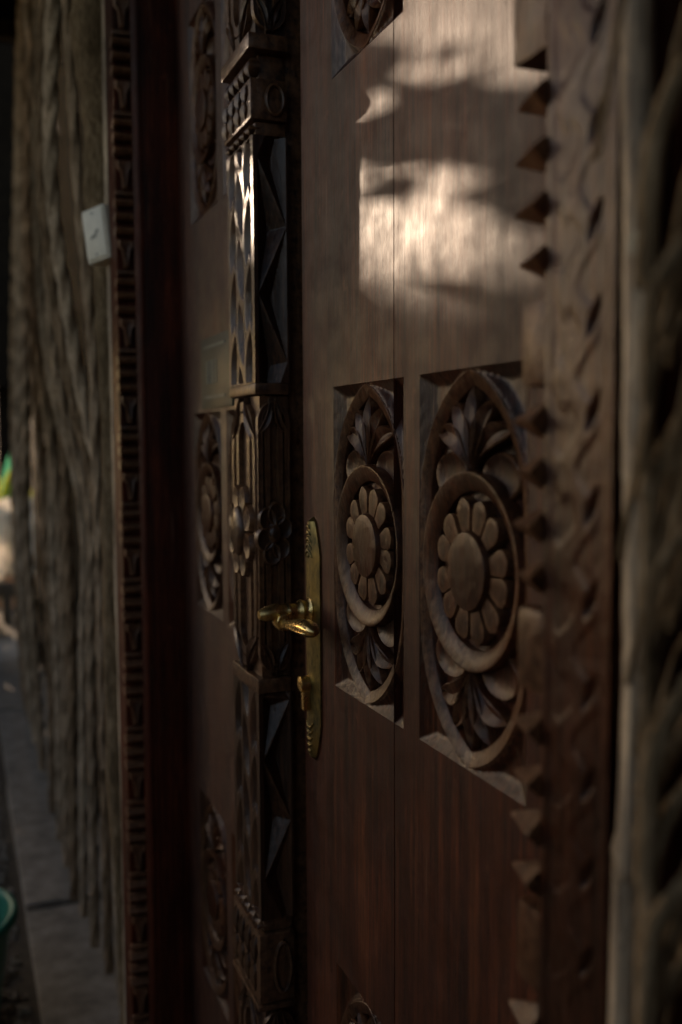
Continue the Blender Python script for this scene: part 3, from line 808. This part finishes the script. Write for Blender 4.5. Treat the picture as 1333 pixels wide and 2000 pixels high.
ROPES = [
(2.25, [(-0.146, 2.345), (-0.132, 1.963), (-0.108, 1.58), (-0.103, 1.242), (-0.103, 0.896), (-0.101, 0.661)], 0.009),
(2.35, [(-0.163, 2.383), (-0.177, 1.983), (-0.134, 1.587), (-0.074, 1.235), (-0.07, 0.872), (-0.059, 0.045)], 0.0125),
(2.5, [(-0.167, 2.443), (-0.182, 2.019), (-0.138, 1.599), (-0.07, 1.225), (-0.07, 0.84), (-0.069, 0.045)], 0.0125),
(2.65, [(-0.14, 2.507), (-0.158, 2.057), (-0.152, 1.61), (-0.074, 1.215), (-0.079, 0.809), (-0.086, 0.045)], 0.013),
(2.8, [(-0.154, 2.566), (-0.172, 2.092), (-0.156, 1.622), (-0.076, 1.205), (-0.084, 0.778), (-0.097, 0.061)], 0.012),
(2.95, [(-0.155, 2.626), (-0.137, 2.131), (-0.105, 1.634), (-0.1, 1.196), (-0.097, 0.747), (-0.106, 0.045)], 0.013),
(3.15, [(-0.129, 2.711), (-0.158, 2.177), (-0.147, 1.649), (-0.101, 1.183), (-0.096, 0.705), (-0.104, 0.068)], 0.0145),
(3.4, [(-0.13, 2.811), (-0.116, 2.24), (-0.086, 1.67), (-0.1, 1.166), (-0.097, 0.652), (-0.103, 0.056)], 0.015),
(3.7, [(-0.119, 2.934), (-0.129, 2.311), (-0.125, 1.692), (-0.099, 1.147), (-0.09, 0.588), (-0.1, 0.045)], 0.015),
(4.2, [(-0.093, 3.139), (-0.108, 2.433), (-0.115, 1.73), (-0.136, 1.115), (-0.112, 0.483), (-0.093, 0.045)], 0.016),
(4.6, [(-0.06, 3.3), (-0.093, 2.53), (-0.114, 1.761), (-0.136, 1.088), (-0.116, 0.399), (-0.088, 0.045)], 0.018),
(5.0, [(-0.048, 3.3), (-0.076, 2.628), (-0.112, 1.792), (-0.127, 1.062), (-0.115, 0.314), (-0.086, 0.045)], 0.018)]
ORD = ['first', 'second', 'third', 'fourth', 'fifth', 'sixth', 'seventh', 'eighth', 'ninth', 'tenth', 'eleventh', 'twelfth', 'thirteenth', 'fourteenth', 'fifteenth', 'sixteenth']
for k, (s, pts, rad) in enumerate(ROPES):
    vf = rope_mesh([(-s, y, z) for y, z in pts], rad*0.84, 300, 3, 0.10 if k % 2 else 0.13, 0.75, k, 18, 0.72)
    o = put('rope', mesh('rope', *vf, (M_ROPE, M_ROPE2, M_ROPE3)[k % 3], True, 60))
    tag(o, 'grey brown hanging rope, %s one left of the carved door frame' % ORD[k] if k < len(ROPES)-1 else 'last and farthest of the grey brown ropes hanging left of the frame', 'rope', 'ropes hanging left of the door')
# rough trunk beside the frame
vf = rope_mesh([(-2.08, -0.101, 2.42), (-2.08, -0.102, 2.1), (-2.08, -0.100, 1.875), (-2.06, -0.092, 1.568), (-2.06, -0.088, 1.04), (-2.06, -0.088, 0.03)], 0.047, 90, 5, 0.5, 0.16, 77, 20, 0.42)
tag(put('trunk_post', mesh('trunk_post', *vf, M_STALK, True, 60)), 'rough fibrous trunk standing between the ropes and the door frame', 'post')
# thin pale pole on each side of the frame
vf = rope_mesh([(-2.000, -0.096, 2.42), (-2.002, -0.097, 1.6), (-2.001, -0.097, 0.8), (-2.000, -0.096, 0.02)], 0.011, 60, 2, 0.9, 0.06, 5, 12)
tag(put('pole', mesh('pole', *vf, M_PALE, True, 60)), 'thin greyish pole against the left outer edge of the door frame', 'pole')
vf = rope_mesh([(-0.435, -0.068, 2.0), (-0.434, -0.068, 1.623), (-0.429, -0.068, 1.519), (-0.4255, -0.068, 1.388), (-0.425, -0.068, 1.281), (-0.4285, -0.068, 1.169), (-0.433, -0.068, 1.08), (-0.44, -0.068, 0.02)], 0.0075, 80, 2, 0.7, 0.07, 9, 14)
tag(put('pole', mesh('pole', *vf, M_PALE, True, 60)), 'pale wooden pole right of the carved frame, blurred close to the camera', 'pole')
# dry stalks right of the pole
ST = [(0.36, [(-0.118, 1.461), (-0.116, 1.509), (-0.109, 1.529), (-0.097, 1.546), (-0.071, 1.571)]),
(0.33, [(-0.14, 1.416), (-0.139, 1.46), (-0.132, 1.479), (-0.121, 1.494), (-0.097, 1.516)]),
(0.37, [(-0.108, 1.374), (-0.106, 1.424), (-0.099, 1.445), (-0.086, 1.462), (-0.059, 1.486)]),
(0.37, [(-0.107, 1.322), (-0.105, 1.373), (-0.097, 1.394), (-0.085, 1.411), (-0.057, 1.435)]),
(0.35, [(-0.122, 1.285), (-0.12, 1.335), (-0.113, 1.355), (-0.101, 1.37), (-0.074, 1.392)]),
(0.37, [(-0.105, 1.24), (-0.103, 1.293), (-0.096, 1.314), (-0.083, 1.33), (-0.055, 1.353)]),
(0.36, [(-0.112, 1.197), (-0.11, 1.249), (-0.103, 1.269), (-0.09, 1.285), (-0.063, 1.306)]),
(0.38, [(-0.095, 1.162), (-0.094, 1.218), (-0.086, 1.239), (-0.072, 1.255), (-0.043, 1.278)]),
(0.36, [(-0.111, 1.148), (-0.109, 1.201), (-0.102, 1.221), (-0.089, 1.236), (-0.061, 1.257)]),
(0.35, [(-0.118, 1.131), (-0.117, 1.183), (-0.109, 1.203), (-0.097, 1.217), (-0.07, 1.237)]),
(0.36, [(-0.11, 1.086), (-0.108, 1.14), (-0.1, 1.16), (-0.087, 1.175), (-0.059, 1.195)]),
(0.37, [(-0.101, 1.049), (-0.099, 1.105), (-0.091, 1.126), (-0.078, 1.141), (-0.049, 1.161)])]
for k, (s, pts) in enumerate(ST):
    dz_ = random.uniform(-0.012, 0.012); pts = [(y, z+dz_*(0.4+i*0.4)) for i, (y, z) in enumerate(pts)]
    vf = rope_mesh([(-s, y, z) for y, z in pts], random.uniform(0.0022, 0.0050), 40, 2, 0.2, 0.12, 40+k, 10)
    tag(put('dry_stalk', mesh('dry_stalk', *vf, M_STALK, True, 60)), 'blurred dry stalk right of the pale pole, %s from the top' % ORD[k], 'stalk', 'dry stalks fanning out right of the pole')

g = G()
for k in range(150):
    z0 = rng.uniform(0.75, 1.75); s0 = rng.uniform(0.30, 0.41); y0 = rng.uniform(-0.10, 0.0); sl_ = rng.uniform(0.4, 1.5)
    pts = [(-s0, y0-0.02, z0-0.14), (-s0+0.012, y0-0.01, z0-0.05), (-s0+0.04, y0, z0-0.05+0.04*sl_), (-s0+0.085, y0+0.02, z0-0.05+0.085*sl_), (-s0+0.15, y0+0.03, z0-0.05+0.14*sl_)]
    g.add(rope_mesh(pts, rng.uniform(0.0008, 0.0022), 12, 2, 0.2, 0.1, k, 5))
tag(put('dry_fibres', g.me('dry_fibres', M_STALK, True)), kind='stuff')

# ------------------------------------------------------------------ switch box on the trunk
sb = thing('switch_box', 'cream plastic switch box hung crooked beside the left door frame', 'switch box', (-2.0, -0.118, 1.797))
rot = Matrix.Rotation(R(36), 4, 'Z') @ Matrix.Rotation(R(-9), 4, 'Y')
def rb(vf): return [tuple(rot @ Vector(p)) for p in vf[0]], vf[1]
put('case', G().add(rb(boxb(-0.031, 0.031, -0.016, 0.022, -0.052, 0.052, 0.004))).me('case', M_PLASTIC, True, 40), sb, tuple(WLOC[sb]))
put('cover', G().add(rb(boxb(-0.027, 0.027, -0.0195, -0.0155, -0.047, 0.047, 0.0018))).me('cover', M_PLASTIC, True, 40), sb, tuple(WLOC[sb]))
put('screw', G().add(rb(lathe([(0, 0.0025), (0.001, 0.0022), (0.0012, 0.0003)], (0, -0.0195, 0.040), (0, -1, 0), 12))).me('screw', M_MARK, True, 40), sb, tuple(WLOC[sb]))
put('screw', G().add(rb(lathe([(0, 0.0025), (0.001, 0.0022), (0.0012, 0.0003)], (0, -0.0195, -0.040), (0, -1, 0), 12))).me('screw', M_MARK, True, 40), sb, tuple(WLOC[sb]))
mk = sweep([(-0.010, -0.008), (-0.004, -0.003), (0.001, -0.006), (0.006, 0.003), (0.012, 0.006)], [(-0.0032, 0), (0.0, 0.0008), (0.0032, 0)])
put('printed_mark', G().add(rb(([(u, -0.0196-h, v) for u, v, h in mk[0]], mk[1]))).me('printed_mark', M_MARK), sb, tuple(WLOC[sb]))

# ------------------------------------------------------------------ green tub at the path's edge
tub = thing('bucket', 'green plastic bucket standing on the gravel beside the path', 'bucket', (-2.44, -0.490, 0.0))
put('body', G().add(loft([[(r*math.cos(a), r*math.sin(a), z) for a in np.linspace(0, 2*math.pi, 40, endpoint=False)] for r, z in ((0.145, 0.005), (0.15, 0.01), (0.185, 0.27), (0.188, 0.285), (0.180, 0.285), (0.145, 0.02))], cap1=True)).me('body', M_BUCKET, True, 40), tub, tuple(WLOC[tub]))
n = 48; rings = [[((0.192+0.011*math.cos(b))*math.cos(a), (0.192+0.011*math.cos(b))*math.sin(a), 0.283+0.013*math.sin(b)) for b in np.linspace(0, 2*math.pi, 10, endpoint=False)] for a in np.linspace(0, 2*math.pi, n+1)]
put('rim', G().add(loft(rings, cap0=False, cap1=False)).me('rim', M_BUCKET, True), tub, tuple(WLOC[tub]))

# ------------------------------------------------------------------ yard seen through the gap at the left
def blade(L_, w, bend, az, tilt):
    v = []; f = []
    for i in range(7):
        t = i/6; a = tilt-bend*t; r = L_*t*math.cos(tilt-bend*t*0.5); z = L_*t*math.sin(tilt-bend*t*0.5)
        ww = w*math.sin(math.pi*min(1, 0.08+t*0.92))**0.7
        for s2, dz in ((-1, 0.0), (0, -0.15*ww), (1, 0.0)):
            v.append((r*math.cos(az)-s2*ww*math.sin(az), r*math.sin(az)+s2*ww*math.cos(az), z+dz))
    for i in range(6):
        for j in range(2): f.append((i*3+j, i*3+j+1, (i+1)*3+j+1, (i+1)*3+j))
    return v, f
pl = thing('potted_plant', 'potted plant with yellow green leaves seen through the gap at the left', 'plant', (-8.9, 0.02, 0.0))
put('pot', G().add(loft([[(r*math.cos(a), r*math.sin(a), z) for a in np.linspace(0, 2*math.pi, 24, endpoint=False)] for r, z in ((0.16, 0.0), (0.24, 0.5), (0.26, 0.56), (0.22, 0.56), (0.2, 0.45))])).me('pot', M_PEACH, True, 40), pl, tuple(WLOC[pl]))
for k in range(20):
    b = blade(rng.uniform(0.75, 1.12), 0.085, rng.uniform(0.5, 1.4), k*2.4+rng.uniform(-.3, .3), rng.uniform(1.0, 1.45))
    put('leaf', G().add(([(x, y, z+0.5) for x, y, z in b[0]], b[1])).me('leaf', M_LEAF if k % 5 else M_LEAF2, True), pl, tuple(WLOC[pl]))
hang = smoothpath([(-8.6, -0.10, 0.1), (-8.6, 0.0, 0.7), (-8.6, 0.10, 1.25), (-8.6, 0.2, 1.7)], 12)
vf = rope_mesh([tuple(p) for p in hang], 0.035, 30, 2, 0.8, 0.05, 3)
tag(put('leaning_pole', mesh('leaning_pole', *vf, M_PALE, True)), 'pale leaning pole in the yard, seen through the gap at the left', 'pole')
U_, V_ = np.meshgrid(np.linspace(0, 1, 18), np.linspace(0, 1, 14))
cl = np.stack([-8.2+0.05*np.sin(U_*19)*V_, -0.14+U_*0.42, 0.92-V_*0.62+0.05*np.sin(U_*3)], -1).reshape(-1, 3)
cf = [(i*18+j, i*18+j+1, (i+1)*18+j+1, (i+1)*18+j) for i in range(13) for j in range(17)]
co = put('cloth', mesh('cloth', cl, cf, M_CLOTH, True)); tag(co, 'white cloth hanging in the yard, seen through the gap at the left', 'cloth')
sm = co.modifiers.new('thick', 'SOLIDIFY'); sm.thickness = 0.006
rail = thing('rail', 'low wooden rail in the yard beyond the hanging ropes', 'rail', (-8.0, 0.1, 0))
put('top_bar', G().add(boxb(-8.08, -7.99, -0.9, 0.8, 0.20, 0.31, 0.01)).me('top_bar', M_BEAM, True, 40), rail, (0, 0, 0))
for y in (-0.8, -0.05, 0.7): put('leg', G().add(boxb(-8.07, -8.0, y-0.035, y+0.035, 0, 0.2, 0.006)).me('leg', M_BEAM, True, 40), rail, (0, 0, 0))

# ------------------------------------------------------------------ added to block sky and sun: roof, backdrop, foliage, side wall
roof = thing('shade_roof', 'dark thatched roof added over the door to cut the sky light', 'roof', (-1.5, -1, 3.3))  # roof added to hold off the sky light
put('thatch', G().add(box(-5.2, 3.0, -1.9, 0.6, 3.32, 3.6)).me('thatch', M_THATCH), roof, (0, 0, 0))
for k in range(9): put('rafter', G().add(box(-5.0+k*0.95, -4.92+k*0.95, -1.88, 0.55, 3.24, 3.3195)).me('rafter', M_BEAM), roof, (0, 0, 0))
backdrop_hut = thing('backdrop_hut', 'dark thatched backdrop added beyond the hanging ropes to hide the sky', 'backdrop_hut', (-12, 0.3, 0))  # backdrop added to keep bright sky out of the gap at the left
put('hut_wall', G().add(box(-13, -12, 0.08, 4.0, 0, 2.5)).me('hut_wall', M_THATCH), backdrop_hut, (0, 0, 0))
put('hut_roof', G().add(([(-13.3, 0.02, 2.3), (-11.4, 0.02, 2.0), (-11.4, 4.2, 2.0), (-13.3, 4.2, 2.3), (-12.5, 0.02, 8.0), (-12.5, 4.2, 8.0)], [(0, 1, 4), (3, 5, 2), (1, 2, 5, 4), (0, 4, 5, 3), (0, 3, 2, 1)])).me('hut_roof', M_THATCH), backdrop_hut, (0, 0, 0))

pn = Vector((math.sin(SUN_AZ), -math.cos(SUN_AZ), 0)); qn = sdir.cross(pn)
if qn.z < 0: qn = -qn
def leaves(name, m, pts, size):
    g = G()
    for p in pts:
        L_ = size*rng.uniform(0.7, 1.3); a = Vector(rng.normal(0, 1, 3)).normalized(); b = a.orthogonal().normalized()*L_*0.32; a = a*L_*0.5; c = Vector(p)
        g.add(([c-a, c+b, c+a, c-b], [(0, 1, 2, 3)]))
    return g.me(name, m)
def pq(P): P = Vector(P); return P.dot(pn), P.dot(qn)
def gap(p, q):
    """openings shaped in the foliage to throw the sun patches on the door"""
    for pts in GAPS:
        n = len(pts); ins = False
        for i in range(n):
            (x0, y0), (x1, y1) = pts[i], pts[(i+1) % n]
            if (y0 > q) != (y1 > q) and p < (x1-x0)*(q-y0)/(y1-y0)+x0: ins = not ins
        if ins: return True
    return False
def PQ(s, z): return pq((-s, 0, z))
GAPS = [[PQ(1.035, 1.688), PQ(0.95, 1.675), PQ(0.87, 1.645), PQ(0.80, 1.605), PQ(0.70, 1.585), PQ(0.62, 1.540), PQ(0.64, 1.455), PQ(0.80, 1.430), PQ(0.93, 1.40), PQ(1.02, 1.30), PQ(1.035, 1.30)],
        [PQ(0.88, 1.735), PQ(0.80, 1.705), PQ(0.60, 1.645), PQ(0.54, 1.78), PQ(0.54, 1.97), PQ(0.90, 1.97)]]
tree = thing('tree', 'leafy tree out of view, its gaps shaped to throw sun patches on the door', 'tree', (-5.2, -1.0, 0))  # unseen crown, shaped around openings aimed at the sun patches
pts = []
while len(pts) < 17000:
    p = rng.uniform(-0.62, 0.55); q = rng.uniform(0.9, 2.6); t = rng.uniform(3.0, 3.7)
    if gap(p, q) and rng.random() < (0.99 if q > 1.56 else 0.977): continue
    if -0.165 < p < -0.10 and 1.50 < q < 1.75 and rng.random() < 0.75: continue
    P3 = sdir*t+pn*p+qn*q
    if P3.y > -0.34 - 0.0: continue
    pts.append(tuple(P3))
put('crown', leaves('crown', M_FOL, pts, 0.038), tree, (0, 0, 0))
put('trunk', G().add(loft([[(-4.0+r*math.cos(a)+dx, -0.95+r*math.sin(a), z) for a in np.linspace(0, 2*math.pi, 12, endpoint=False)] for r, z, dx in ((0.09, 0, 0), (0.07, 0.9, 0.05), (0.05, 1.8, 0.25), (0.02, 2.6, 0.4))])).me('trunk', M_BARK, True), tree, (0, 0, 0))
shade_tree = thing('tree', 'dense tree added out of view to keep the low sun off the ropes', 'tree', (-7.5, -1.4, 0))  # second sun blocker, added to shade the ropes and frame
pts = []
while len(pts) < 16000:
    p = rng.uniform(-1.5, 1.1); q = rng.uniform(-1.9, 2.8); t = rng.uniform(6.6, 7.8)
    if -0.199 < p < -0.03 and 1.30 < q < 1.95: continue
    P3 = sdir*t+pn*p+qn*q
    if p > 0.28 and q < 0.05: continue
    if P3.z < 0.02 or P3.y > -0.62+0.055*abs(P3.x): continue
    pts.append(tuple(P3))
put('crown', leaves('crown', M_FOL, pts, 0.13), shade_tree, (0, 0, 0))
put('trunk', G().add(loft([[(-7.2+r*math.cos(a), -1.5+r*math.sin(a), z) for a in np.linspace(0, 2*math.pi, 12, endpoint=False)] for r, z in ((0.14, 0), (0.11, 1.2), (0.06, 2.6), (0.02, 3.6))])).me('trunk', M_BARK, True), shade_tree, (0, 0, 0))

shade_hedge = thing('shade_hedge', 'tall dark leaf screen out of view, added to dim the door', 'shade_hedge', (-4, -3.4, 0))  # unseen foliage added to cut low sky light and reflections on the door
pts = []
for k in range(15000):
    x = rng.uniform(-13, 4); y = -3.3-abs(rng.normal(0, 0.35)); z = rng.uniform(0, 1.75+0.25*math.sin(x*1.7)+0.15*math.sin(x*4.1))
    pts.append((x, y, z))
put('foliage', leaves('foliage', M_FOL, pts, 0.17), shade_hedge, (0, 0, 0))

side = thing('shade_side', 'unseen dark thatched wall added on the right to darken faces turned to it', 'wall', (2.3, -1.2, 0))  # added out of view so faces turned right stay dark
put('thatch_panel', G().add(box(2.3, 2.42, -2.1, 0.02, 0, 2.7)).me('thatch_panel', M_THATCH), side, (0, 0, 0))
